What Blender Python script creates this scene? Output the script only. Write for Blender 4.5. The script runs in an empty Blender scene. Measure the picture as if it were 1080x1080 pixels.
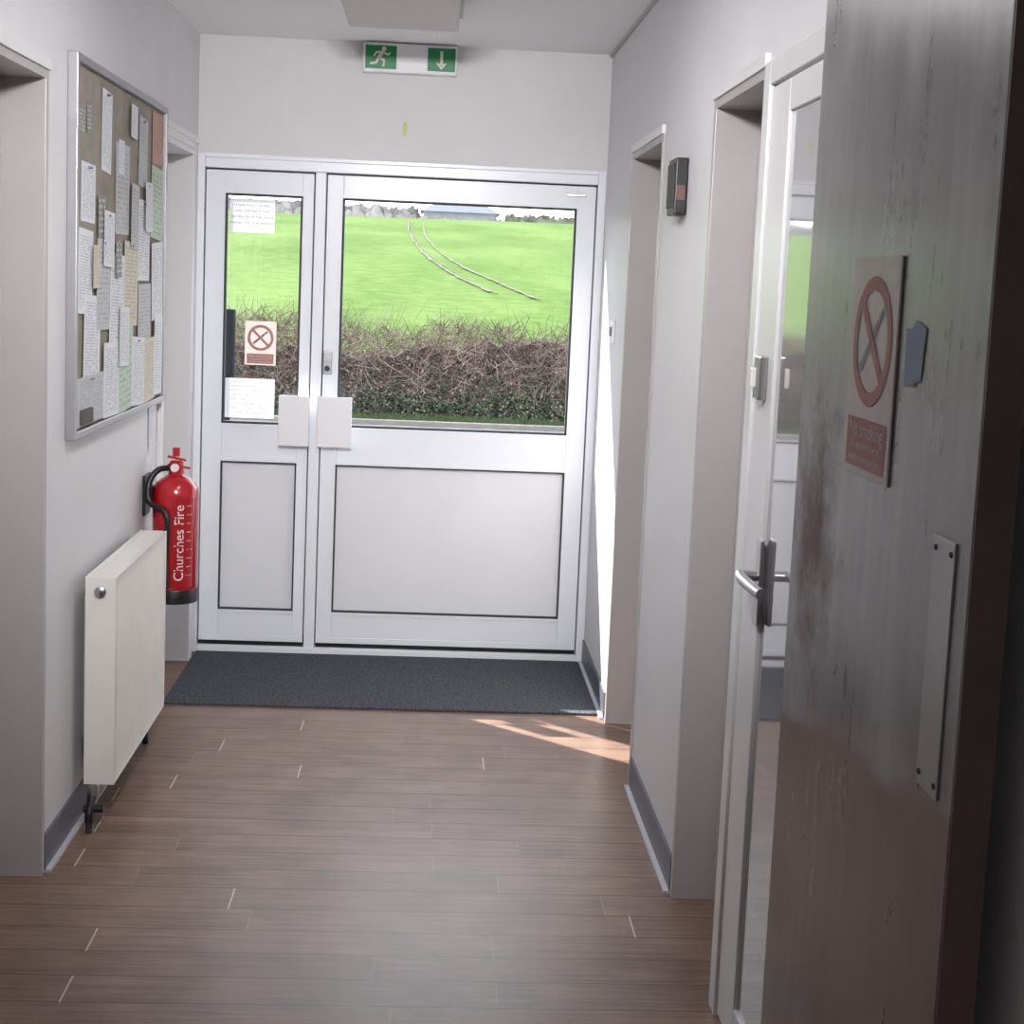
import bpy, bmesh, math, random
import numpy as np
from mathutils import Vector, Matrix
random.seed(7); rng=np.random.default_rng(7)
S=bpy.context.scene
S.view_settings.view_transform='Standard'
COL=S.collection
# ------------------------------------------------------------ dimensions
XL,XR,YE,H=-.974,.679,6.184,2.516
ZD=2.06
# ------------------------------------------------------------ materials
def srgb(r,g,b):
    f=lambda c:(c/255/12.92 if c<=10 else ((c/255+.055)/1.055)**2.4)
    return (f(r),f(g),f(b),1)
def base(name):
    m=bpy.data.materials.new(name);m.use_nodes=True
    nt=m.node_tree;b=nt.nodes['Principled BSDF'];return m,nt,b
def N(nt,t,**k):
    n=nt.nodes.new(t)
    for a,v in k.items():
        if a in n.inputs: n.inputs[a].default_value=v
        else: setattr(n,a,v)
    return n
def mat(name,col,rough=.5,metal=0,var=.0,vscale=8,bump=0,bscale=200,spec=.5,coat=0,stretch=None):
    m,nt,b=base(name)
    b.inputs['Base Color'].default_value=col;b.inputs['Roughness'].default_value=rough
    b.inputs['Metallic'].default_value=metal;b.inputs['Specular IOR Level'].default_value=spec
    b.inputs['Coat Weight'].default_value=coat
    tc=N(nt,'ShaderNodeTexCoord');mp=N(nt,'ShaderNodeMapping')
    if stretch: mp.inputs['Scale'].default_value=stretch
    nt.links.new(tc.outputs['Object'],mp.inputs[0])
    if var>0:
        n=N(nt,'ShaderNodeTexNoise');n.inputs['Scale'].default_value=vscale;n.inputs['Detail'].default_value=5
        nt.links.new(mp.outputs[0],n.inputs['Vector'])
        r=N(nt,'ShaderNodeMapRange');r.inputs['From Min'].default_value=.3;r.inputs['From Max'].default_value=.7
        r.inputs['To Min'].default_value=1-var;r.inputs['To Max'].default_value=1+var
        nt.links.new(n.outputs['Fac'],r.inputs['Value'])
        v=N(nt,'ShaderNodeVectorMath',operation='SCALE');v.inputs[0].default_value=col[:3]
        nt.links.new(r.outputs[0],v.inputs['Scale']);nt.links.new(v.outputs[0],b.inputs['Base Color'])
    if bump>0:
        n=N(nt,'ShaderNodeTexNoise');n.inputs['Scale'].default_value=bscale;n.inputs['Detail'].default_value=3
        nt.links.new(mp.outputs[0],n.inputs['Vector'])
        bp=N(nt,'ShaderNodeBump');bp.inputs['Strength'].default_value=bump;bp.inputs['Distance'].default_value=.004
        nt.links.new(n.outputs['Fac'],bp.inputs['Height']);nt.links.new(bp.outputs[0],b.inputs['Normal'])
    return m
K=.55
def out(r,g,b): return (r*K,g*K,b*K,1)
M={}
M['wall']=mat('painted_wall',srgb(211,209,211),.55,var=.03,vscale=3,bump=.15,bscale=120)
M['ceil']=mat('artex_ceiling',srgb(242,241,242),.8,bump=.8,bscale=70)
M['endwall']=mat('painted_end_wall',srgb(222,219,220),.55,var=.03,vscale=3,bump=.15,bscale=120)
M['gloss']=mat('white_gloss_paint',srgb(218,216,217),.3,var=.02,vscale=5)
M['lining']=mat('door_lining_paint',srgb(170,163,162),.35,var=.03,vscale=5)
M['alu']=mat('white_powder_coat',srgb(238,240,246),.3,var=.012)
M['panel']=mat('white_door_panel',srgb(230,231,236),.3,var=.02,vscale=3)
M['gasket']=mat('dark_rubber_gasket',srgb(50,52,56),.6)
M['black']=mat('black_plastic',srgb(22,22,24),.4)
M['skirt']=mat('grey_vinyl_skirting',srgb(92,94,104),.4,var=.08)
M['skirt_trim']=mat('skirting_edge_strip',srgb(190,190,196),.35)
M['mat']=mat('carpet_mat',srgb(82,84,90),.95,var=.6,vscale=130,bump=.9,bscale=300,spec=.1)
M['chrome']=mat('satin_chrome',srgb(190,190,190),.28,metal=1)
M['red']=mat('red_enamel',srgb(172,18,30),.22,coat=.5)
M['redprint']=mat('dusty_red_print',srgb(104,72,72),.5)
M['whitepl']=mat('white_plastic',srgb(236,235,238),.35)
M['diff']=mat('aged_diffuser',srgb(200,193,190),.4)
M['rad']=mat('radiator_enamel',srgb(222,218,212),.35,var=.02)
M['raddark']=mat('radiator_inside',srgb(70,66,62),.7)
M['greensign']=mat('exit_green',srgb(0,130,72),.4)
M['board']=mat('noticeboard_felt',srgb(142,135,124),.9,var=.14,vscale=14,bump=.3,bscale=300)
M['boardfr']=mat('aluminium_frame',srgb(160,158,162),.4,metal=.6)
M['brown']=mat('dark_door_edge',srgb(104,85,80),.5,var=.15,vscale=6)
M['label']=mat('label_white',srgb(225,215,210),.5)
M['blue']=mat('blue_tack_paper',srgb(116,126,150),.6)
M['ring']=mat('faded_red_print',srgb(205,150,140),.6)
M['lime']=mat('green_smudge',srgb(205,218,140),.7)
M['conc']=mat('concrete',out(.16,.15,.145),.9,var=.15,vscale=4)
M['verge']=mat('verge_grass',out(.05,.085,.02),.9,var=.5,vscale=6)
M['soil']=mat('tractor_track_soil',out(.10,.095,.045),.95,var=.3,vscale=3)
M['twig']=mat('hedge_twig',out(.15,.10,.085),.9,var=.4,vscale=3,spec=.1)
M['twig2']=mat('hedge_twig_pale',out(.36,.28,.235),.9,var=.4,vscale=3,spec=.1)
M['leaf']=mat('hedge_leaf',out(.05,.082,.032),.6,var=.6,vscale=5,spec=.4)
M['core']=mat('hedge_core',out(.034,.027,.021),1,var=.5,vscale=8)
M['tree']=mat('bare_treeline',out(.30,.28,.27),1,var=.4,vscale=.8,spec=0)  # distant haze is put into this pale colour
M['roof']=mat('barn_roof',out(.17,.185,.21),.9,var=.1,vscale=1,spec=.1)
M['barn']=mat('barn_wall',out(.22,.24,.26),.9,var=.2,vscale=1)
M['bluet']=mat('dark_post_paint',out(.02,.023,.028),.9,spec=.05)
def translu(m,nt,b,colsock,w=.45):
    t=N(nt,'ShaderNodeBsdfTranslucent');mx=N(nt,'ShaderNodeMixShader');mx.inputs[0].default_value=w
    if colsock is None: t.inputs[0].default_value=b.inputs['Base Color'].default_value
    else: nt.links.new(colsock,t.inputs[0])
    o=[n for n in nt.nodes if n.type=='OUTPUT_MATERIAL'][0]
    nt.links.new(b.outputs[0],mx.inputs[1]);nt.links.new(t.outputs[0],mx.inputs[2]);nt.links.new(mx.outputs[0],o.inputs[0])
def paper(name,col,ink=(.25,.25,.28),rows=26,fill=.55,tr=0):
    m,nt,b=base(name);b.inputs['Roughness'].default_value=.6
    uv=N(nt,'ShaderNodeUVMap');sx=N(nt,'ShaderNodeSeparateXYZ');nt.links.new(uv.outputs[0],sx.inputs[0])
    def mth(op,a,c,d=None):
        n=N(nt,'ShaderNodeMath',operation=op)
        for i,x in enumerate((a,c,d)):
            if x is None: continue
            if isinstance(x,(int,float)): n.inputs[i].default_value=x
            else: nt.links.new(x,n.inputs[i])
        return n.outputs[0]
    r=mth('MULTIPLY',sx.outputs[1],rows);fr=mth('FRACT',r,0);fl=mth('FLOOR',r,0)
    line=mth('LESS_THAN',fr,.5)
    cb=N(nt,'ShaderNodeCombineXYZ');nt.links.new(mth('MULTIPLY',sx.outputs[0],9),cb.inputs[0]);nt.links.new(mth('MULTIPLY',fl,3.7),cb.inputs[1])
    no=N(nt,'ShaderNodeTexNoise');no.inputs['Scale'].default_value=1;no.inputs['Detail'].default_value=1;nt.links.new(cb.outputs[0],no.inputs['Vector'])
    w=mth('LESS_THAN',no.outputs['Fac'],fill)
    mx=mth('LESS_THAN',mth('ABSOLUTE',mth('SUBTRACT',sx.outputs[0],.5),0),.4)
    my=mth('LESS_THAN',mth('ABSOLUTE',mth('SUBTRACT',sx.outputs[1],.5),0),.43)
    f=mth('MULTIPLY',mth('MULTIPLY',line,w),mth('MULTIPLY',mx,my))
    f=mth('MULTIPLY',f,.5)
    mix=N(nt,'ShaderNodeMix',data_type='RGBA');mix.inputs[6].default_value=col;mix.inputs[7].default_value=(*ink,1)
    nt.links.new(f,mix.inputs[0]);nt.links.new(mix.outputs[2],b.inputs['Base Color'])
    if tr: translu(m,nt,b,mix.outputs[2],tr)
    return m
M['p1']=paper('printed_paper',srgb(216,217,222),rows=30)
M['p2']=paper('printed_paper_grey',srgb(184,184,186),rows=18)
M['p3']=paper('printed_paper_peach',srgb(186,142,122),rows=12)
M['p4']=paper('printed_paper_green',srgb(184,200,180),rows=14)
M['p6']=paper('printed_paper_dark',srgb(130,128,128),rows=7,ink=(.7,.7,.7))
M['p7']=paper('printed_paper_cream',srgb(204,194,172),rows=22)
M['p5']=paper('printed_paper_big',srgb(222,222,226),rows=9,fill=.5,tr=.22)
def plain(name,col,tr):
    m,nt,b=base(name);b.inputs['Base Color'].default_value=col;b.inputs['Roughness'].default_value=.6;translu(m,nt,b,None,tr);return m
M['paperw']=plain('translucent_white_paper',srgb(222,222,226),.22)
def glassmat():
    m=bpy.data.materials.new('window_glass');m.use_nodes=True;nt=m.node_tree;nt.nodes.clear()
    t=N(nt,'ShaderNodeBsdfTransparent');t.inputs[0].default_value=(.97,.98,.98,1)
    g=N(nt,'ShaderNodeBsdfGlossy');g.inputs['Roughness'].default_value=.02
    f=N(nt,'ShaderNodeLayerWeight');p=N(nt,'ShaderNodeMath',operation='POWER');p.inputs[1].default_value=5;nt.links.new(f.outputs['Facing'],p.inputs[0])
    q=N(nt,'ShaderNodeMath',operation='MULTIPLY_ADD');q.inputs[1].default_value=.85;q.inputs[2].default_value=.04;nt.links.new(p.outputs[0],q.inputs[0])
    mx=N(nt,'ShaderNodeMixShader');o=N(nt,'ShaderNodeOutputMaterial')
    nt.links.new(q.outputs[0],mx.inputs[0]);nt.links.new(t.outputs[0],mx.inputs[1]);nt.links.new(g.outputs[0],mx.inputs[2]);nt.links.new(mx.outputs[0],o.inputs[0])
    return m
M['glass']=glassmat()
def floormat():
    m,nt,b=base('wood_vinyl_planks')
    def mth(op,a,c=0,d=None):
        n=N(nt,'ShaderNodeMath',operation=op)
        for i,x in enumerate((a,c,d)):
            if x is None: continue
            if isinstance(x,(int,float)): n.inputs[i].default_value=x
            else: nt.links.new(x,n.inputs[i])
        return n.outputs[0]
    tc=N(nt,'ShaderNodeTexCoord');sx=N(nt,'ShaderNodeSeparateXYZ');nt.links.new(tc.outputs['Object'],sx.inputs[0])
    PW,PL=.125,.95
    ry=mth('DIVIDE',sx.outputs[1],PW);row=mth('FLOOR',ry);fy=mth('FRACT',ry)
    wn=N(nt,'ShaderNodeTexWhiteNoise',noise_dimensions='1D');nt.links.new(row,wn.inputs['W'])
    ux=mth('ADD',mth('DIVIDE',sx.outputs[0],PL),mth('MULTIPLY',wn.outputs['Value'],7.3))
    cx=mth('FLOOR',ux);fx=mth('FRACT',ux)
    seam=mth('LESS_THAN',fy,.04);joint=mth('LESS_THAN',fx,.0042)
    cb=N(nt,'ShaderNodeCombineXYZ');nt.links.new(row,cb.inputs[0]);nt.links.new(cx,cb.inputs[1])
    w2=N(nt,'ShaderNodeTexWhiteNoise',noise_dimensions='2D');nt.links.new(cb.outputs[0],w2.inputs['Vector'])
    mp=N(nt,'ShaderNodeMapping');mp.inputs['Scale'].default_value=(1.8,38,1)
    ad=N(nt,'ShaderNodeVectorMath',operation='ADD');nt.links.new(tc.outputs['Object'],ad.inputs[0])
    sc=N(nt,'ShaderNodeVectorMath',operation='SCALE');nt.links.new(w2.outputs['Color'],sc.inputs[0]);sc.inputs['Scale'].default_value=5
    nt.links.new(sc.outputs[0],ad.inputs[1]);nt.links.new(ad.outputs[0],mp.inputs[0])
    gn=N(nt,'ShaderNodeTexNoise');gn.inputs['Scale'].default_value=1.6;gn.inputs['Detail'].default_value=7;gn.inputs['Roughness'].default_value=.65;gn.inputs['Distortion'].default_value=.5
    nt.links.new(mp.outputs[0],gn.inputs['Vector'])
    g2=N(nt,'ShaderNodeTexNoise');g2.inputs['Scale'].default_value=7;g2.inputs['Detail'].default_value=4;nt.links.new(ad.outputs[0],g2.inputs['Vector'])
    gm=N(nt,'ShaderNodeMix');gm.inputs[0].default_value=.35;nt.links.new(gn.outputs['Fac'],gm.inputs[2]);nt.links.new(g2.outputs['Fac'],gm.inputs[3])
    cr=N(nt,'ShaderNodeValToRGB');cr.color_ramp.elements[0].position=.32;cr.color_ramp.elements[1].position=.68
    cr.color_ramp.elements[0].color=srgb(92,71,60);cr.color_ramp.elements[1].color=srgb(150,123,107)
    nt.links.new(gm.outputs[0],cr.inputs[0])
    v=mth('ADD',mth('MULTIPLY',w2.outputs['Value'],.2),.88)
    s1=N(nt,'ShaderNodeVectorMath',operation='SCALE');nt.links.new(cr.outputs[0],s1.inputs[0]);nt.links.new(v,s1.inputs['Scale'])
    m1=N(nt,'ShaderNodeMix',data_type='RGBA');nt.links.new(mth('MULTIPLY',seam,.65),m1.inputs[0]);nt.links.new(s1.outputs[0],m1.inputs[6]);m1.inputs[7].default_value=srgb(58,44,38)
    w3=N(nt,'ShaderNodeTexWhiteNoise',noise_dimensions='1D');nt.links.new(mth('ADD',row,.37),w3.inputs['W'])
    w4=mth('GREATER_THAN',mth('FRACT',mth('ADD',w3.outputs['Value'],mth('MULTIPLY',cx,.37))),.66)
    jm=mth('MULTIPLY',joint,mth('ADD',mth('MULTIPLY',w4,.6),.08))
    m2=N(nt,'ShaderNodeMix',data_type='RGBA');nt.links.new(jm,m2.inputs[0]);nt.links.new(m1.outputs[2],m2.inputs[6]);m2.inputs[7].default_value=srgb(225,215,205)
    nt.links.new(m2.outputs[2],b.inputs['Base Color'])
    rr=N(nt,'ShaderNodeMapRange');rr.inputs['To Min'].default_value=.26;rr.inputs['To Max'].default_value=.44
    nt.links.new(gn.outputs['Fac'],rr.inputs['Value']);nt.links.new(rr.outputs[0],b.inputs['Roughness'])
    bp=N(nt,'ShaderNodeBump');bp.inputs['Strength'].default_value=.12;bp.inputs['Distance'].default_value=.002
    nt.links.new(gn.outputs['Fac'],bp.inputs['Height']);nt.links.new(bp.outputs[0],b.inputs['Normal'])
    return m
M['floor']=floormat()
def steelmat():
    m,nt,b=base('worn_steel_door')
    L=nt.links.new
    tc=N(nt,'ShaderNodeTexCoord');mp=N(nt,'ShaderNodeMapping');mp.inputs['Scale'].default_value=(1,34,2.5)
    L(tc.outputs['Object'],mp.inputs[0])
    n=N(nt,'ShaderNodeTexNoise');n.inputs['Scale'].default_value=1;n.inputs['Detail'].default_value=5;L(mp.outputs[0],n.inputs['Vector'])
    n2=N(nt,'ShaderNodeTexNoise');n2.inputs['Scale'].default_value=4;n2.inputs['Detail'].default_value=6;n2.inputs['Roughness'].default_value=.55;L(tc.outputs['Object'],n2.inputs['Vector'])
    cr=N(nt,'ShaderNodeValToRGB');cr.color_ramp.elements[0].position=.36;cr.color_ramp.elements[1].position=.64
    cr.color_ramp.elements[0].color=srgb(112,106,106);cr.color_ramp.elements[1].color=srgb(160,157,158)
    mm=N(nt,'ShaderNodeMix');mm.inputs[0].default_value=.65;L(n.outputs['Fac'],mm.inputs[2]);L(n2.outputs['Fac'],mm.inputs[3])
    L(mm.outputs[0],cr.inputs[0])
    sx=N(nt,'ShaderNodeSeparateXYZ');L(tc.outputs['Object'],sx.inputs[0])
    e=N(nt,'ShaderNodeMath',operation='MULTIPLY_ADD');L(n2.outputs['Fac'],e.inputs[0]);e.inputs[1].default_value=.10;L(sx.outputs[2],e.inputs[2])
    e2=N(nt,'ShaderNodeMath',operation='MULTIPLY_ADD');L(sx.outputs[1],e2.inputs[0]);e2.inputs[1].default_value=.13;L(e.outputs[0],e2.inputs[2])
    lo=N(nt,'ShaderNodeMapRange');lo.inputs['From Min'].default_value=1.26;lo.inputs['From Max'].default_value=1.285;lo.inputs['To Min'].default_value=1;lo.inputs['To Max'].default_value=0;L(e2.outputs[0],lo.inputs['Value'])
    ml=N(nt,'ShaderNodeMix',data_type='RGBA');L(lo.outputs[0],ml.inputs[0]);L(cr.outputs[0],ml.inputs[6]);ml.inputs[7].default_value=srgb(120,105,97)
    d=N(nt,'ShaderNodeVectorMath',operation='DISTANCE')
    mp2=N(nt,'ShaderNodeMapping');mp2.inputs['Scale'].default_value=(0,1,.6);L(tc.outputs['Object'],mp2.inputs[0]);L(mp2.outputs[0],d.inputs[0]);d.inputs[1].default_value=(0,2.25,1.22*.6)
    n5=N(nt,'ShaderNodeTexNoise');n5.inputs['Scale'].default_value=14;n5.inputs['Detail'].default_value=6;n5.inputs['Roughness'].default_value=.7;L(tc.outputs['Object'],n5.inputs['Vector'])
    ad=N(nt,'ShaderNodeMath',operation='MULTIPLY_ADD');L(n5.outputs['Fac'],ad.inputs[0]);ad.inputs[1].default_value=.35;L(d.outputs['Value'],ad.inputs[2])
    mr=N(nt,'ShaderNodeMapRange');mr.inputs['From Min'].default_value=.19;mr.inputs['From Max'].default_value=.33;mr.inputs['To Min'].default_value=.9;mr.inputs['To Max'].default_value=0
    L(ad.outputs[0],mr.inputs['Value'])
    mx=N(nt,'ShaderNodeMix',data_type='RGBA');L(mr.outputs[0],mx.inputs[0]);L(ml.outputs[2],mx.inputs[6]);mx.inputs[7].default_value=srgb(92,58,52)
    L(mx.outputs[2],b.inputs['Base Color'])
    mt=N(nt,'ShaderNodeMath',operation='MULTIPLY_ADD');L(mr.outputs[0],mt.inputs[0]);mt.inputs[1].default_value=-.3;mt.inputs[2].default_value=.35;L(mt.outputs[0],b.inputs['Metallic'])
    r=N(nt,'ShaderNodeMapRange');r.inputs['From Min'].default_value=.3;r.inputs['From Max'].default_value=.7;r.inputs['To Min'].default_value=.22;r.inputs['To Max'].default_value=.42;L(mm.outputs[0],r.inputs['Value'])
    r2=N(nt,'ShaderNodeMath',operation='MULTIPLY_ADD');L(mr.outputs[0],r2.inputs[0]);r2.inputs[1].default_value=.25;L(r.outputs[0],r2.inputs[2]);L(r2.outputs[0],b.inputs['Roughness'])
    return m
M['steel']=steelmat()
M['doorgloss']=mat('glossy_side_door',srgb(176,172,174),.1,coat=1.0,spec=.8)
M['mirrorpanel']=mat('glossy_laminate_infill',srgb(160,158,162),.07,coat=1.0,spec=1.0,metal=.25)
def fieldmat():
    m,nt,b=base('young_crop_field');b.inputs['Roughness'].default_value=.9;b.inputs['Specular IOR Level'].default_value=.03
    tc=N(nt,'ShaderNodeTexCoord')
    mp=N(nt,'ShaderNodeMapping');mp.inputs['Scale'].default_value=(1,.35,1);nt.links.new(tc.outputs['Object'],mp.inputs[0])
    n=N(nt,'ShaderNodeTexNoise');n.inputs['Scale'].default_value=.22;n.inputs['Detail'].default_value=8;nt.links.new(mp.outputs[0],n.inputs['Vector'])
    n2=N(nt,'ShaderNodeTexNoise');n2.inputs['Scale'].default_value=2.2;n2.inputs['Detail'].default_value=7;n2.inputs['Roughness'].default_value=.7;nt.links.new(tc.outputs['Object'],n2.inputs['Vector'])
    mm=N(nt,'ShaderNodeMix');mm.inputs[0].default_value=.6;nt.links.new(n.outputs['Fac'],mm.inputs[2]);nt.links.new(n2.outputs['Fac'],mm.inputs[3])
    cr=N(nt,'ShaderNodeValToRGB');cr.color_ramp.elements[0].position=.40;cr.color_ramp.elements[1].position=.60
    cr.color_ramp.elements[0].color=out(.072,.136,.022);cr.color_ramp.elements[1].color=out(.150,.228,.066)
    nt.links.new(mm.outputs[0],cr.inputs[0]);nt.links.new(cr.outputs[0],b.inputs['Base Color']);return m
M['field']=fieldmat()
# ------------------------------------------------------------ geometry helpers
def grp(name):
    e=bpy.data.objects.new(name,None);e.empty_display_size=.1;COL.objects.link(e);return e
def addmesh(name,me,m,parent=None,smooth=False):
    o=bpy.data.objects.new(name,me);COL.objects.link(o)
    if m is not None: me.materials.append(m)
    if parent: o.parent=parent
    if smooth:
        for p in me.polygons:p.use_smooth=True
    return o
def raw(name,v,f,m,parent=None,smooth=False):
    me=bpy.data.meshes.new(name);me.from_pydata([tuple(map(float,x)) for x in v],[],f);me.update()
    return addmesh(name,me,m,parent,smooth)
def boxes(name,L,m,parent=None,bev=0.0,seg=2):
    bm=bmesh.new()
    for (x0,x1,y0,y1,z0,z1) in L:
        mt=Matrix.Translation(((x0+x1)/2,(y0+y1)/2,(z0+z1)/2))@Matrix.Diagonal((abs(x1-x0),abs(y1-y0),abs(z1-z0),1))
        bmesh.ops.create_cube(bm,size=1,matrix=mt)
    if bev>0: bmesh.ops.bevel(bm,geom=bm.edges[:],offset=bev,segments=seg,affect='EDGES',profile=.6)
    bmesh.ops.recalc_face_normals(bm,faces=bm.faces)
    me=bpy.data.meshes.new(name);bm.to_mesh(me);bm.free()
    return addmesh(name,me,m,parent)
def box(name,x0,x1,y0,y1,z0,z1,m,parent=None,bev=0.0): return boxes(name,[(x0,x1,y0,y1,z0,z1)],m,parent,bev)
def revolve(name,prof,c,m,parent=None,axis='z',n=40,smooth=True):
    v=[];f=[]
    for (r,h) in prof:
        for i in range(n):
            a=2*math.pi*i/n;p=(r*math.cos(a),r*math.sin(a),h)
            if axis=='x': p=(p[2],p[0],p[1])
            if axis=='y': p=(p[0],p[2],p[1])
            v.append((c[0]+p[0],c[1]+p[1],c[2]+p[2]))
    for k in range(len(prof)-1):
        for i in range(n):
            j=(i+1)%n;f.append((k*n+i,k*n+j,(k+1)*n+j,(k+1)*n+i))
    f.append(tuple(range(n))[::-1]);f.append(tuple((len(prof)-1)*n+i for i in range(n)))
    o=raw(name,v,f,m,parent,smooth)
    bm=bmesh.new();bm.from_mesh(o.data);bmesh.ops.recalc_face_normals(bm,faces=bm.faces);bm.to_mesh(o.data);bm.free()
    md=o.modifiers.new('e','EDGE_SPLIT');md.split_angle=math.radians(50)
    return o
def tube(name,pts,r,m,parent=None,cyc=False):
    cu=bpy.data.curves.new(name,'CURVE');cu.dimensions='3D';cu.bevel_depth=r;cu.bevel_resolution=4;cu.use_fill_caps=True
    s=cu.splines.new('BEZIER');s.bezier_points.add(len(pts)-1)
    for b,p in zip(s.bezier_points,pts): b.co=p;b.handle_left_type=b.handle_right_type='AUTO'
    s.resolution_u=8
    o=bpy.data.objects.new(name,cu);COL.objects.link(o)
    me=bpy.data.meshes.new_from_object(o);bpy.data.objects.remove(o)
    return addmesh(name,me,m,parent,True)
class XF:
    def __init__(s,o,u,v): s.o=Vector(o);s.u=Vector(u).normalized();s.v=Vector(v).normalized();s.n=s.u.cross(s.v)
    def __call__(s,a,b,off=0): return s.o+s.u*a+s.v*b+s.n*off
def deco(name,polys,xf,off,m,parent=None,uv=False):
    v=[];f=[]
    for P in polys:
        i=len(v);v+= [xf(a,b,off) for a,b in P];f.append(tuple(range(i,i+len(P))))
    o=raw(name,v,f,m,parent)
    if uv:
        l=o.data.uv_layers.new(name='UVMap')
        for p in o.data.polygons:
            for k,li in enumerate(p.loop_indices): l.data[li].uv=[(0,0),(1,0),(1,1),(0,1)][k%4]
    return o
def rect(a0,a1,b0,b1): return [(a0,b0),(a1,b0),(a1,b1),(a0,b1)]
def rrect(cx,cy,w,h,ang):
    c,s=math.cos(ang),math.sin(ang)
    return [(cx+x*c-y*s,cy+x*s+y*c) for x,y in rect(-w/2,w/2,-h/2,h/2)]
def thick(p,q,w):
    d=Vector((q[0]-p[0],q[1]-p[1]));n=Vector((-d.y,d.x)).normalized()*w/2
    return [(p[0]+n.x,p[1]+n.y),(p[0]-n.x,p[1]-n.y),(q[0]-n.x,q[1]-n.y),(q[0]+n.x,q[1]+n.y)]
def ringp(cx,cy,r0,r1,n=40):
    L=[]
    for i in range(n):
        a,b=2*math.pi*i/n,2*math.pi*(i+1)/n
        L.append([(cx+r0*math.cos(a),cy+r0*math.sin(a)),(cx+r1*math.cos(a),cy+r1*math.sin(a)),(cx+r1*math.cos(b),cy+r1*math.sin(b)),(cx+r0*math.cos(b),cy+r0*math.sin(b))])
    return L
def disc(cx,cy,r,n=20): return [(cx+r*math.cos(2*math.pi*i/n),cy+r*math.sin(2*math.pi*i/n)) for i in range(n)]
def textpolys(body,size,cx,cy,rot=0,align='CENTER'):
    cu=bpy.data.curves.new('t','FONT');cu.body=body;cu.size=size;cu.align_x=align;cu.align_y='CENTER'
    o=bpy.data.objects.new('t',cu);COL.objects.link(o);me=bpy.data.meshes.new_from_object(o);bpy.data.objects.remove(o)
    c,s=math.cos(rot),math.sin(rot)
    P=[(cx+v.co.x*c-v.co.y*s,cy+v.co.x*s+v.co.y*c) for v in me.vertices]
    return [[P[i] for i in p.vertices] for p in me.polygons]
# ------------------------------------------------------------ room shell
TW=.16
YB=-3.5
R1=(4.613,5.329);R2=(3.17,3.769);R3=(2.22,3.17)
L1=(2.95,3.827);L2=(5.42,6.09)
def wallseg(side,segs):
    x0,x1=(XR,XR+TW) if side>0 else (XL-TW,XL)
    return [(x0,x1,a,b,z,H+.0) for a,b,z in segs]
boxes('wall_right',wallseg(1,[(R1[1],YE+.15,0),(R1[0],R1[1],ZD),(R2[1],R1[0],0),(R2[0],R2[1],ZD),(R3[0],R3[1],ZD),(YB,R3[0],0)]),M['wall'])
boxes('wall_left',wallseg(-1,[(L2[1],YE+.15,0),(L2[0],L2[1],ZD),(L1[1],L2[0],0),(L1[0],L1[1],ZD),(YB,L1[0],0)]),M['wall'])
boxes('wall_end',[(XL,XR,YE,YE+.15,2.05,H)],M['endwall'])
box('wall_back',XL-TW,XR+TW,YB-.1,YB,0,H,M['wall'])
box('floor',XL-TW,XR+TW,YB-.1,YE+.15,-.1,0,M['floor'])
box('ceiling',XL-TW,XR+TW,YB-.1,YE+.15,H,H+.1,M['ceil'])
box('trim_1',XR-.012,XR,R1[0],YE,H-.012,H,M['lining'])
def skirt(name,x,side,segs):
    g=grp(name)
    for i,(a,b) in enumerate(segs):
        s=-side
        xs=sorted((x,x+s*.008));box('cove_%d'%i,xs[0],xs[1],a,b,.006,.1,M['skirt'],g)
        xs=sorted((x,x+s*.022));box('edge_strip_%d'%i,xs[0],xs[1],a,b,0,.008,M['skirt_trim'],g)
skirt('baseboard_right',XR,1,[(R1[1]+.03,YE-.002),(R2[1]+.002,R1[0]-.002),(YB,R3[0])])
skirt('baseboard_left',XL,-1,[(L1[1]+.002,L2[0]-.03),(YB,L1[0]-.03)])
def lining(name,side,y0,y1,doorx=.115,proud=.006,th=.028,leafmat=None,lm=None):
    g=grp(name);X=XR if side>0 else XL;lm=lm or M['lining']
    def bx(n,d0,d1,a,b,z0,z1,m,bev=0):
        xs=sorted((X+side*d0,X+side*d1));return box(n,xs[0],xs[1],a,b,z0,z1,m,g,bev)
    bx('jamb_near',-proud,TW-.01,y0,y0+th,0,ZD,lm,.002)
    bx('jamb_far',-proud,TW-.01,y1-th,y1,0,ZD,lm,.002)
    bx('head',-proud,TW-.01,y0+th,y1-th,ZD-th,ZD,lm,.002)
    bx('leaf',doorx,doorx+.04,y0+th+.003,y1-th-.003,.006,ZD-th-.003,leafmat or M['doorgloss'],.002)
    bx('stop_far',doorx-.012,doorx,y1-th-.012,y1-th,0,ZD-th,lm)
    bx('stop_near',doorx-.012,doorx,y0+th,y0+th+.012,0,ZD-th,lm)
    bx('bead_head',-proud-.006,0,y0-.004,y1+.004,ZD-.006,ZD+.022,M['gloss'],.002)
    return g
lining('door_1',1,*R1)
lining('door_2',1,*R2)
lining('door_4',-1,*L1)
g=lining('door_5',-1,*L2,lm=M['gloss'])
boxes('architrave',[(XL,XL+.016,L2[0]-.045,L2[0],0,ZD+.045),(XL,XL+.016,L2[0],L2[1]+.03,ZD+.022,ZD+.045)],M['gloss'],g,.002)
box('lit_reveal_block',XL-.10,XL+.024,L2[1]-.065,L2[1]-.0,0,.38,M['alu'],g,.003)  # white block stands in for bounced light on the far reveal
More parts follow.
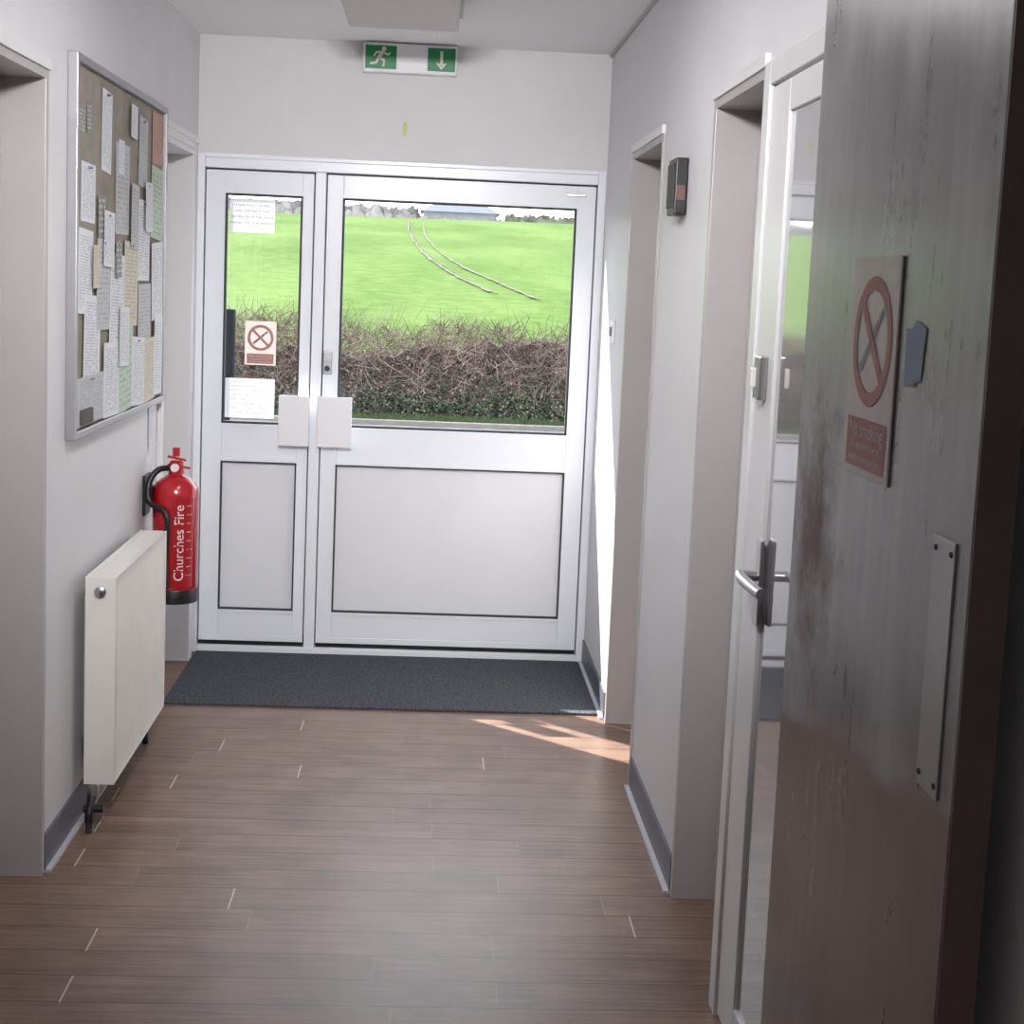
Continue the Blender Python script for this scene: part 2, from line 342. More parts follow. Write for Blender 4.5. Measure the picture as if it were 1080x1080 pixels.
# ---- door_3 : framed glossy door with lever
g=grp('door_3')
y0,y1=R3
SI=y1-.225
boxes('outer_frame',[(XR-.012,XR+.06,y1-.06,y1-.004,0,ZD),(XR-.012,XR+.06,y0,y0+.05,0,ZD),(XR-.012,XR+.06,y0+.05,y1-.06,ZD-.05,ZD)],M['gloss'],g,.003)
boxes('leaf_stiles',[(XR-.006,XR+.045,SI,y1-.066,.01,ZD-.056),(XR-.006,XR+.045,y0+.056,y0+.14,.01,ZD-.056),(XR-.006,XR+.045,y0+.14,SI,.01,.1),(XR-.006,XR+.045,y0+.14,SI,ZD-.12,ZD-.056)],M['gloss'],g,.004)
box('infill_panel',XR+.002,XR+.03,y0+.14,SI,.1,ZD-.12,M['mirrorpanel'],g)
box('door_gap_seal',XR-.002,XR+.03,y1-.066,y1-.06,.01,ZD-.05,M['gasket'],g)
hy,hz=2.94,1.02
box('handle_plate',XR-.014,XR-.006,hy-.02,hy+.02,hz-.1,hz+.075,M['chrome'],g,.003)
revolve('handle_neck',[(.011,0),(.011,.036)],(XR-.050,hy,hz),M['chrome'],g,'x',20)
tube('lever',[(XR-.046,hy+.008,hz),(XR-.050,hy-.02,hz),(XR-.050,hy-.1,hz),(XR-.046,hy-.19,hz)],.0115,M['chrome'],g)
box('night_latch',XR-.026,XR-.006,hy+.05,hy+.094,1.37,1.46,M['chrome'],g,.004)
box('latch_knob',XR-.038,XR-.026,hy+.062,hy+.08,1.395,1.435,M['rad'],g,.003)
# ---- steel leaf folded against the right wall
g=grp('steel_fire_door')
LX0,LX1,LY0,LY1=.595,.64,1.59,2.39
box('leaf',LX0,LX1,LY0,LY1,.012,2.12,M['steel'],g,.002)
box('leaf_edge',LX0+.001,LX1-.001,LY0-.004,LY0,.012,2.12,M['brown'],g)
for i,z in enumerate((.25,1.05,1.85)):
    revolve('hinge_%d'%(i+1),[(.009,-.05),(.009,.05)],(LX1+.012,LY1+.004,z),M['chrome'],g,'z',16)
    box('hinge_flap_%d'%(i+1),LX1,XR,LY1-.002,LY1+.002,z-.045,z+.045,M['chrome'],g)
xf=XF((LX0,LY0,0),(0,-1,0),(0,0,1))
U=lambda y:LY0-y
M['plate']=mat('push_plate_aluminium',srgb(166,163,163),.4,metal=.6,var=.1)
o=box('push_plate',LX0-.003,LX0,1.632,1.705,1.015,1.315,M['plate'],g,.001)
for i,(yy,zz) in enumerate(((1.695,1.3),(1.642,1.3),(1.695,1.03),(1.642,1.03))):
    revolve('screw_%d'%i,[(.004,0),(.003,-.002)],(LX0-.003,yy,zz),M['gasket'],g,'x',10)
def nosmoke(g,xf,u0,v0,w,h,bg,ink,off0,name,textm,cig):
    deco(name+'_card',[rect(u0,u0+w,v0,v0+h)],xf,off0,bg,g)
    cx,cy,r=u0+w/2,v0+h*.62,w*.42
    deco(name+'_ring',ringp(cx,cy,r*.78,r),xf,off0+.0008,ink,g)
    deco(name+'_slash',[thick((cx-r*.62,cy+r*.62),(cx+r*.62,cy-r*.62),r*.19)],xf,off0+.0011,ink,g)
    deco(name+'_cigarette',[thick((cx-r*.55,cy-r*.45),(cx+r*.3,cy+r*.3),r*.15),thick((cx+r*.33,cy+r*.33),(cx+r*.5,cy+r*.48),r*.15)],xf,off0+.0006,cig,g)
    deco(name+'_block',[rect(u0+w*.07,u0+w*.93,v0+h*.03,v0+h*.26)],xf,off0+.0006,ink,g)
    P=textpolys('No smoking',w*.15,cx,v0+h*.205)+textpolys('It is against the law to',w*.07,cx,v0+h*.135)+textpolys('smoke in these premises',w*.07,cx,v0+h*.075)
    deco(name+'_text',P,xf,off0+.0012,textm,g)
g2=grp('no_smoking_sign')
M['signbg']=mat('faded_sign_card',srgb(182,168,164),.4,var=.08,vscale=30,spec=.3)
M['signink']=mat('sign_faded_red',srgb(146,88,84),.5,spec=.3)
M['cigink']=mat('sign_grey_ink',srgb(100,98,104),.5)
box('backing',LX0-.0035,LX0-.001,1.897,2.111,1.341,1.64,M['signbg'],g2,.0008)
nosmoke(g2,XF((LX0-.0038,2.111,1.341),(0,-1,0),(0,0,1)),0.002,.002,.21,.295,M['signbg'],M['signink'],.0002,'sign',M['signbg'],M['cigink'])
deco('torn_tape_patch',[[(U(1.862),1.475),(U(1.80),1.485),(U(1.79),1.55),(U(1.83),1.56),(U(1.85),1.545),(U(1.868),1.55)]],xf,.0015,M['blue'],g)
deco('tape_hole',[disc(U(1.825),1.482,.006)],xf,.002,M['black'],g)
# ------------------------------------------------------------ entrance door set
g=grp('door_6')
FY0,FY1=YE,YE+.075
boxes('frame',[(XL,-.945,FY0,FY1,0,2.055),(.645,XR,FY0,FY1,0,2.055),(-.945,.645,FY0,FY1,1.995,2.055),(-.945,.645,FY0,FY1,0,.03)],M['alu'],g,.004)
box('frame_inner_bead',-.945,.645,FY0-.012,FY0,2.035,2.052,M['alu'],g,.003)
box('centre_mullion',-.502,-.458,FY0+.006,FY1,.03,1.995,M['alu'],g,.004)
boxes('weather_seals',[(-.946,-.936,FY0+.061,FY0+.07,.03,1.996),(-.512,-.448,FY0+.061,FY0+.07,.03,1.996),(.636,.646,FY0+.061,FY0+.07,.03,1.996),(-.945,.645,FY0+.061,FY0+.07,1.98,1.997)],M['gasket'],g)
def leaf(n,x0,x1,gx0,gx1,px0,px1):
    y0,y1=FY0+.012,FY0+.06;z0,z1=.075,1.988;gz0,gz1=.965,1.895;pz0,pz1=.185,.805
    q=[(x0,gx0,y0,y1,z0,z1),(gx1,x1,y0,y1,z0,z1),(gx0,gx1,y0,y1,gz1,z1),(gx0,gx1,y0,y1,pz1,gz0),(gx0,gx1,y0,y1,z0,pz0)]
    boxes(n+'_stiles_and_rails',q,M['alu'],g,.0025)
    raw(n+'_glass',[(gx0,y0+.025,gz0),(gx1,y0+.025,gz0),(gx1,y0+.025,gz1),(gx0,y0+.025,gz1)],[(0,1,2,3)],M['glass'],g)
    def fr(a0,a1,b0,b1,t,yy,nm,m):
        boxes(nm,[(a0,a0+t,yy-.004,yy+.018,b0,b1),(a1-t,a1,yy-.004,yy+.018,b0,b1),(a0+t,a1-t,yy-.004,yy+.018,b1-t,b1),(a0+t,a1-t,yy-.004,yy+.018,b0,b0+t)],m,g)
    fr(gx0-.002,gx1+.002,gz0-.002,gz1+.002,.009,y0+.004,n+'_glazing_gasket',M['gasket'])
    fr(gx0-.014,gx1+.014,gz0-.014,gz1+.014,.012,y0-.001,n+'_glazing_bead',M['alu'])
    box(n+'_lower_panel',gx0,gx1,y0+.014,y0+.03,pz0,pz1,M['panel'],g)
    fr(gx0-.002,gx1+.002,pz0-.002,pz1+.002,.007,y0+.002,n+'_panel_gasket',M['gasket'])
    fr(gx0-.014,gx1+.014,pz0-.014,pz1+.014,.012,y0-.001,n+'_panel_bead',M['alu'])
    box(n+'_bottom_gap',x0,x1,y0+.01,y1,.03,.075,M['black'],g)
    box(n+'_kick_rail',x0,x1,y0-.002,y0+.01,.05,.075,M['alu'],g,.002)
leaf('side_leaf',-.94,-.507,-.86,-.552,0,0)
leaf('main_leaf',-.453,.64,-.388,.562,0,0)
box('top_shadow_gap',-.945,.645,FY0+.03,FY0+.05,1.985,1.997,M['gasket'],g)
for n,a,b in (('side_leaf_pull',-.622,-.497),('main_leaf_pull',-.466,-.325)):
    box(n,a,b,FY0-.062,FY0-.05,.885,1.092,M['whitepl'],g,.004)
    box(n+'_bracket',(a+.01 if a<-.5 else a+.02),(b-.03 if a<-.5 else a+.05),FY0-.05,FY0+.012,.93,1.05,M['whitepl'],g,.003)
box('lock_case',-.452,-.415,FY0+.004,FY0+.013,1.18,1.275,M['chrome'],g,.003)
revolve('lock_cylinder',[(.011,0),(.011,-.012)],(-.434,FY0+.004,1.205),M['gasket'],g,'y',16)
revolve('thumb_turn',[(.012,0),(.012,-.01)],(-.434,FY0+.004,1.245),M['chrome'],g,'y',16)
box('closer_block',.52,.6,FY0+.004,FY0+.012,1.945,1.958,M['chrome'],g,.002)
def note(name,u0,u1,v0,v1,m,lines=None):
    g=grp(name)
    deco('print',[rect(u0,u1,v0,v1)],XF((0,FY0+.034,0),(1,0,0),(0,0,1)),0,m,g,uv=True)
    if lines:
        P=[]
        for (t,s,v) in lines: P+=textpolys(t,s,(u0+u1)/2,v)
        deco('heading',P,XF((0,FY0+.034,0),(1,0,0),(0,0,1)),.0012,M['gasket'],g)
note('notice_paper',-.845,-.665,1.742,1.878,M['paperw'],[('PLEASE RING THE BELL',.0145,1.852),('AND STEP BACK TWO',.0145,1.828),('METRES FROM THE DOOR',.0145,1.804),('THANK YOU FOR WAITING',.0145,1.780)])
note('notice_paper',-.852,-.65,.985,1.148,M['p5'])
g3=grp('no_smoking_sign')
M['transcard']=plain('translucent_sign_card',srgb(200,192,186),.2);M['transring']=plain('translucent_sign_red',srgb(186,138,130),.2)
nosmoke(g3,XF((0,FY0+.0345,0),(1,0,0),(0,0,1)),-.775,1.205,.127,.18,M['transcard'],M['transring'],.0003,'sign',M['transcard'],M['cigink'])
# ------------------------------------------------------------ door mat
box('door_mat',XL+.03,XR-.025,5.40,YE-.01,0,.009,M['mat'],None,.003)
# ------------------------------------------------------------ exit sign
g=grp('exit_sign')
ex0,ex1,ez0,ez1=-.322,.052,2.395,2.512
box('housing',ex0,ex1,YE-.05,YE,ez0,ez1,M['whitepl'],g,.006)
xf=XF((0,YE-.051,0),(1,0,0),(0,0,1))
deco('pictogram_panel',[rect(ex0+.008,ex0+.132,ez0+.014,ez1-.012)],xf,.001,M['greensign'],g)
deco('arrow_panel',[rect(ex1-.118,ex1-.008,ez0+.014,ez1-.012)],xf,.001,M['greensign'],g)
cx,cz=ex0+.07,(ez0+ez1)/2
P=[disc(cx+.012,cz+.033,.009),thick((cx+.006,cz+.024),(cx-.008,cz-.004),.015),
   thick((cx+.006,cz+.022),(cx+.028,cz+.01),.007),thick((cx+.028,cz+.01),(cx+.036,cz+.018),.006),
   thick((cx+.002,cz+.022),(cx-.02,cz+.018),.007),thick((cx-.02,cz+.018),(cx-.027,cz+.004),.006),
   thick((cx-.006,cz-.002),(cx+.014,cz-.012),.010),thick((cx+.014,cz-.012),(cx+.01,cz-.036),.008),
   thick((cx-.009,cz-.002),(cx-.018,cz-.022),.010),thick((cx-.018,cz-.022),(cx-.042,cz-.026),.008)]
deco('running_man',P,xf,.002,M['label'],g)
ax=ex1-.063
deco('arrow',[rect(ax-.006,ax+.006,cz-.02,cz+.034),[(ax-.022,cz-.012),(ax,cz-.038),(ax+.022,cz-.012),(ax+.012,cz-.012),(ax,cz-.024),(ax-.012,cz-.012)]],xf,.002,M['label'],g)
deco('wall_smudge',[[(-.158,2.155),(-.146,2.15),(-.138,2.19),(-.142,2.212),(-.155,2.205)]],XF((0,YE,0),(1,0,0),(0,0,1)),.001,M['lime'],grp('green_paint_mark'))
# ------------------------------------------------------------ ceiling light fitting (switched off)
g=grp('added_fill_light')
box('base_tray',-.345,.06,4.35,5.35,H-.03,H,M['lining'],g,.004)
box('diffuser',-.33,.045,4.37,5.30,H-.085,H-.03,M['diff'],g,.010)
# ------------------------------------------------------------ notice board
g=grp('notice_board')
bz0,bz1,by0,by1=1.116,2.133,4.033,5.35
box('felt_panel',XL,XL+.014,by0+.01,by1-.01,bz0+.01,bz1-.01,M['board'],g)
t=.022
boxes('aluminium_frame',[(XL,XL+.028,by0,by0+t,bz0,bz1),(XL,XL+.028,by1-t,by1,bz0,bz1),(XL,XL+.028,by0+t,by1-t,bz1-t,bz1),(XL,XL+.028,by0+t,by1-t,bz0,bz0+t)],M['boardfr'],g,.003)
PP=[(4.13,4.30,1.70,1.86,'p1'),(4.10,4.17,1.93,2.00,'p6'),(4.19,4.24,1.94,2.02,'p6'),(4.37,4.50,1.85,2.08,'p1'),(4.56,4.76,1.68,1.95,'p2'),(4.60,4.68,1.86,1.96,'p1'),(4.90,5.04,1.84,2.06,'p2'),
(5.12,5.32,1.93,2.10,'p3'),(5.11,5.32,1.68,1.92,'p4'),(4.88,5.09,1.54,1.80,'p1'),(4.09,4.26,1.45,1.68,'p1'),(4.16,4.36,1.26,1.50,'p1'),(4.31,4.48,1.40,1.66,'p2'),(4.32,4.42,1.66,1.78,'p6'),
(4.48,4.69,1.34,1.62,'p1'),(4.68,4.89,1.40,1.66,'p7'),(4.90,5.11,1.32,1.53,'p2'),(5.12,5.32,1.41,1.67,'p1'),(4.08,4.42,1.145,1.28,'p2'),(4.40,4.61,1.14,1.36,'p1'),(4.60,4.82,1.14,1.40,'p4'),
(4.80,5.01,1.14,1.36,'p1'),(5.00,5.19,1.14,1.35,'p7'),(5.17,5.32,1.15,1.42,'p1'),(4.38,4.52,1.58,1.74,'p1'),(4.76,4.88,1.64,1.84,'p2'),(4.74,4.84,1.98,2.08,'p1'),(4.54,4.62,1.55,1.66,'p6'),(4.60,4.74,1.28,1.46,'p1'),(4.24,4.32,1.52,1.64,'p7'),(4.98,5.1,1.70,1.86,'p1')]
xf=XF((XL+.014,0,0),(0,1,0),(0,0,1))
for i,(a,b,c,d,k) in enumerate(PP):
    deco('pinned_paper_%d'%(i+1),[rrect((a+b)/2,(c+d)/2,b-a,d-c,random.uniform(-.06,.06))],xf,.0012+.00035*i,M[k],g,uv=True)
    if i%3==0: revolve('pin_%d'%(i+1),[(.004,0),(.003,.012)],(XL+.015,(a+b)/2,d-.012),M['redprint'] if i%2 else M['blue'],g,'x',8)
box('clip_strip',XL+.015,XL+.03,4.11,4.24,1.15,1.19,M['raddark'],g,.003)
deco('sheet',[rrect(5.25,1.03,.1,.15,.03)],XF((XL,0,0),(0,1,0),(0,0,1)),.003,M['p1'],grp('wall_leaflet'),uv=True)
# ------------------------------------------------------------ radiator
g=grp('radiator')
ry0,ry1,rz0,rz1=4.15,4.93,.13,.725
xb,xf_=XL+.035,XL+.115
def ribbed(name,x,sign):
    n=int((ry1-ry0-.05)/.033);ys=[ry0+.004];xs=[x];v=[];f=[]
    yy=ry0+.03
    prof=[(0,0),(.007,-.004),(.02,-.004),(.027,0)]
    for i in range(n):
        for dy,dx in prof: ys.append(yy+dy);xs.append(x+sign*dx)
        yy+=.033
    ys.append(ry1-.004);xs.append(x)
    zs=[rz0+.008,rz0+.035,rz1-.045,rz1-.006]
    for k,z in enumerate(zs):
        for a,b in zip(xs,ys): v.append(((a if 0<k<3 else x),b,z))
    m_=len(xs)
    for k in range(3):
        for i in range(m_-1): f.append((k*m_+i,k*m_+i+1,(k+1)*m_+i+1,(k+1)*m_+i))
    return raw(name,v,f,M['rad'],g)
ribbed('front_panel',xf_,1)
ribbed('rear_panel',xb,-1)
box('convector_core',xb+.004,xf_-.008,ry0+.01,ry1-.01,rz0+.02,rz1-.03,M['raddark'],g)
boxes('end_covers',[(xb-.003,xf_+.002,ry0-.004,ry0+.004,rz0,rz1),(xb-.003,xf_+.002,ry1-.004,ry1+.004,rz0,rz1)],M['rad'],g,.002)
sl=[(xb-.003,xb+.012,ry0,ry1,rz1-.008,rz1),(xf_-.012,xf_+.002,ry0,ry1,rz1-.008,rz1)]
yy=ry0+.004
while yy<ry1: sl.append((xb+.012,xf_-.012,yy,yy+.007,rz1-.006,rz1-.001));yy+=.0135
boxes('top_grille',sl,M['rad'],g)
boxes('rolled_bottom',[(xb-.003,xf_+.002,ry0,ry1,rz0,rz0+.008)],M['rad'],g,.002)
boxes('wall_brackets',[(XL,xb,ry0+.12,ry0+.15,rz0+.1,rz1-.08),(XL,xb,ry1-.15,ry1-.12,rz0+.1,rz1-.08)],M['rad'],g)
revolve('blank_plug',[(.016,0),(.016,-.01),(.009,-.014)],((xb+xf_)/2,ry0-.004,rz1-.04),M['chrome'],g,'y',18)
revolve('lockshield_valve',[(.013,-.02),(.017,-.015),(.017,.02),(.013,.035)],(xb+.02,ry0+.015,.10),M['chrome'],g,'z',18)
tube('valve_elbow',[(xb+.02,ry0+.02,.10),(xb+.02,ry0-.01,.075),(xb+.02,ry0-.03,.06),(xb+.02,ry0-.035,.03)],.012,M['black'],g)
tube('supply_pipe',[(xb+.02,ry0-.035,.05),(xb+.02,ry0-.035,.0)],.009,M['gasket'],g)
tube('return_pipe',[(xb+.02,ry1-.02,.13),(xb+.02,ry1-.0,.06),(xb+.02,ry1+.01,.0)],.010,M['black'],g)
tube('valve_wheel',[(xb+.0,ry0-.01,.06),(xb+.055,ry0-.01,.062)],.011,M['black'],g)
# ------------------------------------------------------------ fire extinguisher
g=grp('fire_extinguisher')
c=(XL+.105,5.17,0);r=.078
revolve('cylinder_body',[(.066,.465),(r,.48),(r,.81),(r*.97,.832),(r*.86,.852),(r*.66,.867),(.036,.877),(.026,.882),(.026,.90)],c,M['red'],g,'z',48)
revolve('base_boot',[(.06,.438),(r+.001,.441),(r+.002,.485),(r,.49)],c,M['black'],g,'z',48)
revolve('valve_body',[(.02,.885),(.024,.89),(.024,.925),(.017,.93)],c,M['red'],g,'z',24)
def tilted(name,x0,x1,zc,th,w,m,ang):
    o=box(name,-(x1-x0)/2,(x1-x0)/2,-w/2,w/2,-th/2,th/2,m,g,.002)
    o.data.transform(Matrix.Translation(((x0+x1)/2+c[0],c[1],zc))@Matrix.Rotation(ang,4,'Y'));return o
tilted('carry_handle',-.03,.05,.91,.008,.02,M['red'],.12)
tilted('squeeze_lever',-.03,.035,.938,.008,.02,M['red'],.18)
tilted('safety_pin_tab',-.012,.012,.96,.03,.02,M['red'],0)
revolve('pressure_gauge',[(.014,0),(.014,-.014)],(c[0],c[1]-.022,.908),M['label'],g,'y',20)
tube('hose',[(c[0]-.02,c[1],.905),(c[0]-.06,c[1]-.03,.895),(c[0]-.085,c[1]-.05,.84),(c[0]-.075,c[1]-.062,.79),(c[0]-.02,c[1]-.088,.76),(c[0]-.012,c[1]-.092,.68),(c[0]-.02,c[1]-.092,.56)],.0105,M['black'],g)
revolve('hose_nozzle',[(.014,.50),(.017,.54),(.011,.60)],(c[0]-.018,c[1]-.096,0),M['black'],g,'z',18)
def oncyl(name,polys,m,off,a0=-math.pi/2):
    v=[];f=[]
    for P in polys:
        i=len(v)
        for s,z in P:
            a=a0+s/r;v.append((c[0]+(r+off)*math.cos(a),c[1]+(r+off)*math.sin(a),z))
        f.append(tuple(range(i,i+len(P))))
    return raw(name,v,f,m,g)
def grid(s0,s1,z0,z1,n=14): return [rect(s0+(s1-s0)*i/n,s0+(s1-s0)*(i+1)/n,z0,z1) for i in range(n)]
M['labelred']=mat('label_red',srgb(160,24,34),.3)
oncyl('label_panel',grid(-.005,.08,.50,.81),M['labelred'],.0006)
oncyl('company_lettering',textpolys('Churches Fire',.046,.027,.655,math.pi/2),M['label'],.0014)
P=[]
for k in range(9):
    w_=random.uniform(.015,.025);P.append(rect(.052,.052+w_,.78-.03*k,.788-.03*k-.004))
oncyl('small_print',P,M['ring'],.0012)
boxes('wall_bracket',[(XL,XL+.03,c[1]-.03,c[1]+.03,.78,.84),(XL,XL+.01,c[1]-.05,c[1]+.05,.74,.88)],M['black'],g,.003)
# ------------------------------------------------------------ small wall items
g=grp('door_entry_keypad')
box('housing',XR-.036,XR,4.14,4.27,1.79,1.945,M['black'],g,.005)
box('face_plate',XR-.040,XR-.035,4.15,4.26,1.81,1.93,M['raddark'],g,.002)
box('indicator',XR-.032,XR-.008,4.1385,4.1405,1.83,1.87,M['redprint'],g)
g=grp('light_switch')
box('plate',XR-.01,XR,5.64,5.725,1.375,1.46,M['whitepl'],g,.003)
box('rocker',XR-.015,XR-.009,5.67,5.70,1.40,1.435,M['skirt'],g,.002)
# ------------------------------------------------------------ outdoors
box('ground_outside',-40,40,YE+.151,17.3,-.3,-.10,M['conc'])
box('road_kerb',-40,40,17.3,17.42,-.3,-.05,mat('kerb_stone',out(.30,.27,.24),.9,var=.1),None,.01)
# verge: ground sheet and its grass tufts are one object
v=[(-40,17.42,-.07),(40,17.42,-.07),(40,19.19,.0),(-40,19.19,.0)];f=[(0,1,2,3)]
for k in range(6000):
    x=random.uniform(-10,10);y=random.uniform(17.45,17.66);h=random.uniform(.04,.11);w=.006;l=random.gauss(0,.03)
    i=len(v);v+=[(x-w,y,-.07),(x+w,y,-.07),(x+l,y-.01,-.07+h)];f.append((i,i+1,i+2))
o=raw('grass_verge',v,f,M['verge']);o.data.materials.append(mat('grass_blades',out(.09,.14,.04),.8,var=.3,vscale=4))
for p in o.data.polygons:
    if p.index>0: p.material_index=1
def fz(x,y):
    z=-.05+.0628*(y-18.5)
    if y>118: z-= .0018*(y-118)**2
    return z+.10*math.sin(x*.11+y*.05)*min(1,(y-18)/40)
nx,ny=60,80;v=[];f=[]
for j in range(ny+1):
    y=19.2+(123.3-19.2)*j/ny
    for i in range(nx+1):
        x=-70+140*i/nx;v.append((x,y,fz(x,y)))
for j in range(ny):
    for i in range(nx):
        a=j*(nx+1)+i;f.append((a,a+1,a+nx+2,a+nx+1))
raw('crop_field',v,f,M['field'],None,True)
g=grp('tractor_tracks')
def ribbon(name,pts,w):
    V=Vector;P=[];n=len(pts)
    for i in range(n-1):
        p0=V(pts[max(i-1,0)]);p1=V(pts[i]);p2=V(pts[i+1]);p3=V(pts[min(i+2,n-1)])
        for k in range(16):
            t=k/16;P.append(.5*((2*p1)+(-p0+p2)*t+(2*p0-5*p1+4*p2-p3)*t*t+(-p0+3*p1-3*p2+p3)*t*t*t))
    P.append(V(pts[-1]));v=[];f=[]
    for i,p in enumerate(P):
        ww=w*(.4+1.0*random.random());jx=random.gauss(0,.025)
        v.append((p.x+jx-ww,p.y,fz(p.x,p.y)+.045));v.append((p.x+jx+ww,p.y,fz(p.x,p.y)+.045))
        if i: f.append((2*i-2,2*i-1,2*i+1,2*i))
    raw(name,v,f,M['soil'],g)
ribbon('track_1',[(1.4,39.3),(.35,48),(-.75,64),(-1.75,91),(-2.2,112)],.055)
ribbon('track_2',[(2.5,37.6),(1.67,44),(.5,55.6),(-.6,79.7),(-1.1,110)],.05)
ribbon('track_3',[(1.55,39.0),(.5,48),(-.6,64),(-1.55,91),(-2.0,112)],.022)
g=grp('barn')
by=128
box('walls',-1.3,4.9,by,by+6,5.6,7.35,M['barn'],g)
raw('roof',[(-1.6,by-.3,7.3),(5.2,by-.3,7.3),(4.0,by+3,8.1),(-.3,by+3,8.1),(5.2,by+6.3,7.3),(-1.6,by+6.3,7.3)],[(0,1,2,3),(3,2,4,5),(0,3,5),(1,4,2)],M['roof'],g)
def treeline(name,x0,x1,y,zb,h,n,m):
    v=[];f=[]
    for k in range(n):
        x=random.uniform(x0,x1);hh=h*random.uniform(.4,1.1);w=hh*random.uniform(.4,.9);yy=y+random.uniform(-1,1)
        i=len(v);seg=11
        for q in range(seg):
            a=2*math.pi*q/seg;rr=random.uniform(.65,1.1)
            v.append((x+math.cos(a)*w*rr*.6,yy,zb+hh*.5+math.sin(a)*hh*.55*rr))
        f.append(tuple(range(i,i+seg)))
    raw(name,v,f,m)
treeline('distant_trees',-40,-1.9,130,6.2,1.5,560,M['tree'])
treeline('distant_trees',5.9,40,130,6.2,1.15,520,mat('dark_treeline',out(.19,.20,.15),1,var=.4,vscale=.8,spec=0))
treeline('distant_trees',-1.7,5.7,125.6,6.25,.55,120,M['tree'])
# hedge
def hedge():
    V_=[];F=[];MI=[]
    n=200
    def quad(a,b,c_,d,mi):
        i=len(V_);V_.extend((a,b,c_,d));F.append((i,i+1,i+2,i+3));MI.append(mi)
    xs=np.linspace(-12,12,n)
    top=[.68+.1*math.sin(x*1.3)+.12*random.random() for x in xs]
    for i in range(n-1):
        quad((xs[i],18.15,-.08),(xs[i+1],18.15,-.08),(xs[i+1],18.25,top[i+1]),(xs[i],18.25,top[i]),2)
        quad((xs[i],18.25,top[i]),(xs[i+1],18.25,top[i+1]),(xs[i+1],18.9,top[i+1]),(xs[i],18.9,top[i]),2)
    def twig(p,d,L,w,mi):
        s=Vector((d.z,0,-d.x)); s=s.normalized() if s.length>.01 else Vector((1,0,0))
        bend=Vector((random.gauss(0,.18),0,random.gauss(0,.16)))*L
        q=p+d*L*.5+bend;e=p+d*L
        quad(p-s*w,p+s*w,q+s*w*.7,q-s*w*.7,mi);quad(q-s*w*.7,q+s*w*.7,e+s*w*.2,e-s*w*.2,mi)
    def dens(x): return .5+.5*math.sin(x*2.1+2*math.sin(x*1.3)+math.sin(x*5.3))
    for k in range(28000):
        x=random.uniform(-12,12)
        clump=dens(x)
        up=random.random()
        if up<.52:
            y=random.uniform(17.9,18.8);z=random.uniform(.45,.88+.16*clump);d=Vector((random.gauss(0,1.0),random.gauss(0,.25),.7)).normalized()
            L=random.uniform(.08,.28)*(.6+.7*clump)
        else:
            z=random.uniform(.12,.92);y=random.uniform(17.8,18.12);d=Vector((random.gauss(0,.9),-abs(random.gauss(0,.1)),random.gauss(.4,.6))).normalized();L=random.uniform(.1,.4)
        w=random.uniform(.002,.0058);mi=0 if random.random()<.52 else 1
        twig(Vector((x,y,z)),d,L,w,mi)
    for k in range(1500):
        x=random.uniform(-12,12)
        if x>-1.2 and random.random()<.5: continue
        d=Vector((random.gauss(.1,.8),random.gauss(0,.15),1)).normalized()
        twig(Vector((x,random.uniform(17.9,18.6),random.uniform(.6,1.0))),d,random.uniform(.2,.5),random.uniform(.002,.004),0 if random.random()<.45 else 1)
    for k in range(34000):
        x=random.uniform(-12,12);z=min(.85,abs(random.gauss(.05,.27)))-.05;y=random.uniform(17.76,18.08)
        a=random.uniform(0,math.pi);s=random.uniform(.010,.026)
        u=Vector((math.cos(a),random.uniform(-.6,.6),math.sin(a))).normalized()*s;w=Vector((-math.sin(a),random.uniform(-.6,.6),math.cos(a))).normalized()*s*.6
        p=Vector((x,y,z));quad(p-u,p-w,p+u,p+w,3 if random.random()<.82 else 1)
    o=raw('hedge',V_,F,None)
    for k in ('twig','twig2','core','leaf'): o.data.materials.append(M[k])
    o.data.polygons.foreach_set('material_index',MI)
hedge()
g=grp('bollard_post')
box('post',-1.255,-1.205,8.98,9.02,-.1,1.33,M['bluet'],g,.005)
box('head',-1.275,-1.185,8.95,9.05,.95,1.36,M['bluet'],g,.008)
# ------------------------------------------------------------ light
w=bpy.data.worlds.new('sky');S.world=w;w.use_nodes=True;nt=w.node_tree
bg=nt.nodes['Background'];tc=N(nt,'ShaderNodeTexCoord');sp=N(nt,'ShaderNodeSeparateXYZ');nt.links.new(tc.outputs['Generated'],sp.inputs[0])
cr=N(nt,'ShaderNodeValToRGB');cr.color_ramp.elements[0].color=(.96,.98,1,1);cr.color_ramp.elements[1].color=(.76,.86,1,1);cr.color_ramp.elements[1].position=.8
nt.links.new(sp.outputs[2],cr.inputs[0]);nt.links.new(cr.outputs[0],bg.inputs[0]);bg.inputs[1].default_value=4.8
sd=bpy.data.lights.new('sun','SUN');sd.energy=19;sd.angle=.009;sd.color=(1,.96,.9)
so=bpy.data.objects.new('sun',sd);COL.objects.link(so);so.location=(-6,11,7)
so.rotation_euler=Vector((.53,-.472,-.60)).to_track_quat('-Z','Y').to_euler()
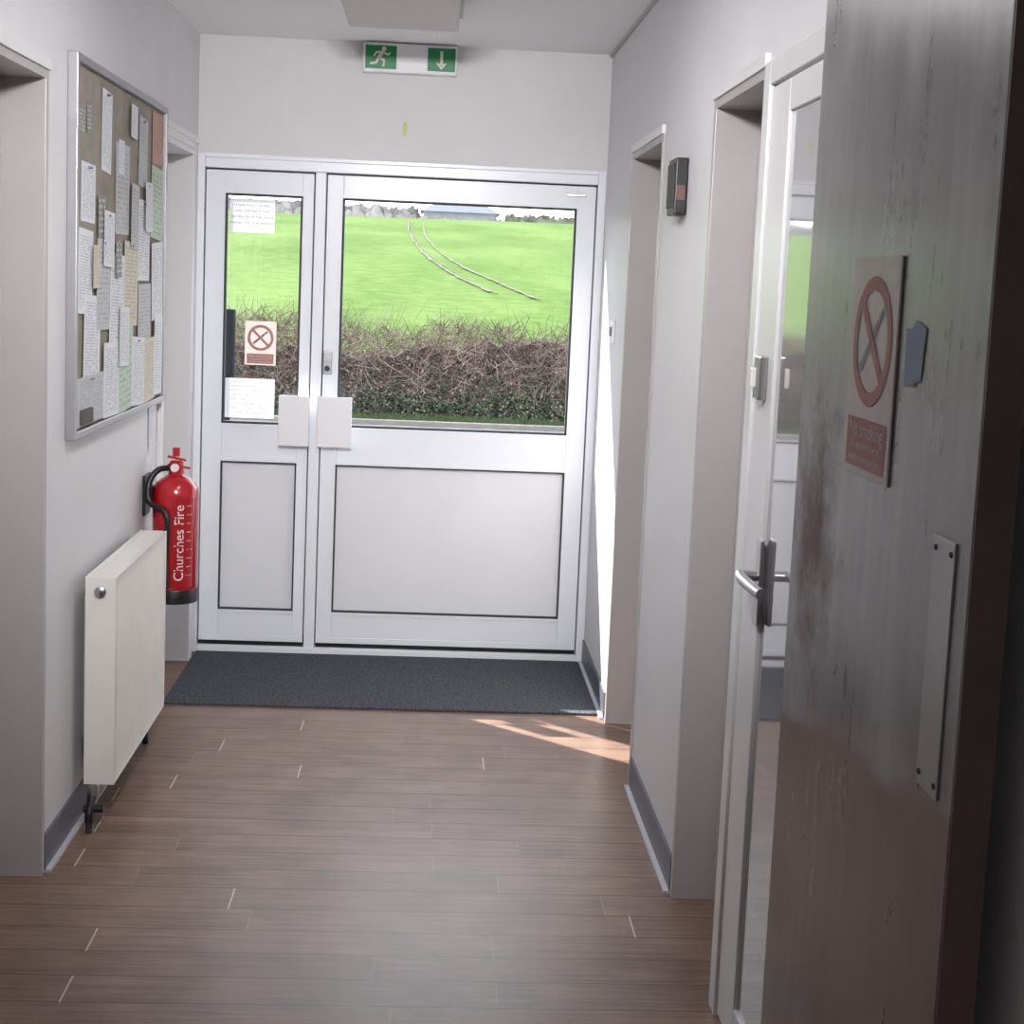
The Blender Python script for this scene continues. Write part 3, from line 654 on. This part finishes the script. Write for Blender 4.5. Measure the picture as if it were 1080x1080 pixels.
def fill_lamp(name,y,e):  # added out-of-view fill lamp, fitting included, to brighten the corridor
    g=grp('added_fill_light');box('tray',-.33,.05,y-.5,y+.5,H-.03,H,M['lining'],g,.004)
    box('diffuser',-.31,.03,y-.48,y+.48,H-.07,H-.03,M['whitepl'],g,.01)
    a=bpy.data.lights.new(name,'AREA');a.shape='RECTANGLE';a.size=.3;a.size_y=.9;a.energy=e;a.color=(.99,.99,1)
    o=bpy.data.objects.new(name,a);COL.objects.link(o);o.parent=g;o.location=(-.14,y,H-.08)
fill_lamp('fill_area_1',3.7,10)
fill_lamp('fill_area_2',-1.2,8)
g=grp('added_fill_spot')  # added unseen fill light with housing, aimed to brighten the end door
box('fill_plate',-.25,-.05,1.15,1.35,H-.02,H,M['gloss'],g,.003)
tube('stem',[(-.15,1.25,H-.02),(-.15,1.25,2.42)],.01,M['gloss'],g)
box('fill_housing',-.30,0,1.17,1.25,2.25,2.43,M['gloss'],g,.005)
a=bpy.data.lights.new('fill_emitter','AREA');a.shape='RECTANGLE';a.size=.28;a.size_y=.16;a.energy=22;a.color=(.985,.985,1);a.spread=math.radians(75)
o=bpy.data.objects.new('fill_emitter',a);COL.objects.link(o);o.parent=g;o.location=(-.15,1.265,2.34)
o.rotation_euler=(Vector((-.15,6.18,1.15))-Vector((-.15,1.265,2.34))).to_track_quat('-Z','Y').to_euler()
# ------------------------------------------------------------ camera
f,cx,cy,yaw,pitch,roll,h=1581.5076,542.1189,484.6632,.0564,.1170,.0428,1.584
sy,cyw,cp,sp_=math.sin(yaw),math.cos(yaw),math.cos(pitch),math.sin(pitch)
fw=Vector((sy*cp,cyw*cp,-sp_));rt=Vector((cyw,-sy,0));up=rt.cross(fw)
c_,s_=math.cos(roll),math.sin(roll)
r2=rt*c_+up*s_;u2=-rt*s_+up*c_
cd=bpy.data.cameras.new('camera');co=bpy.data.objects.new('camera',cd);COL.objects.link(co)
mw=Matrix.Identity(4)
for i in range(3): mw[i][0]=r2[i];mw[i][1]=u2[i];mw[i][2]=-fw[i]
mw[2][3]=h
co.matrix_world=mw
cd.sensor_width=36;cd.lens=f/1080*36;cd.shift_x=-(cx-540)/1080;cd.shift_y=(cy-540)/1080;cd.clip_start=.05;cd.clip_end=500
S.camera=co
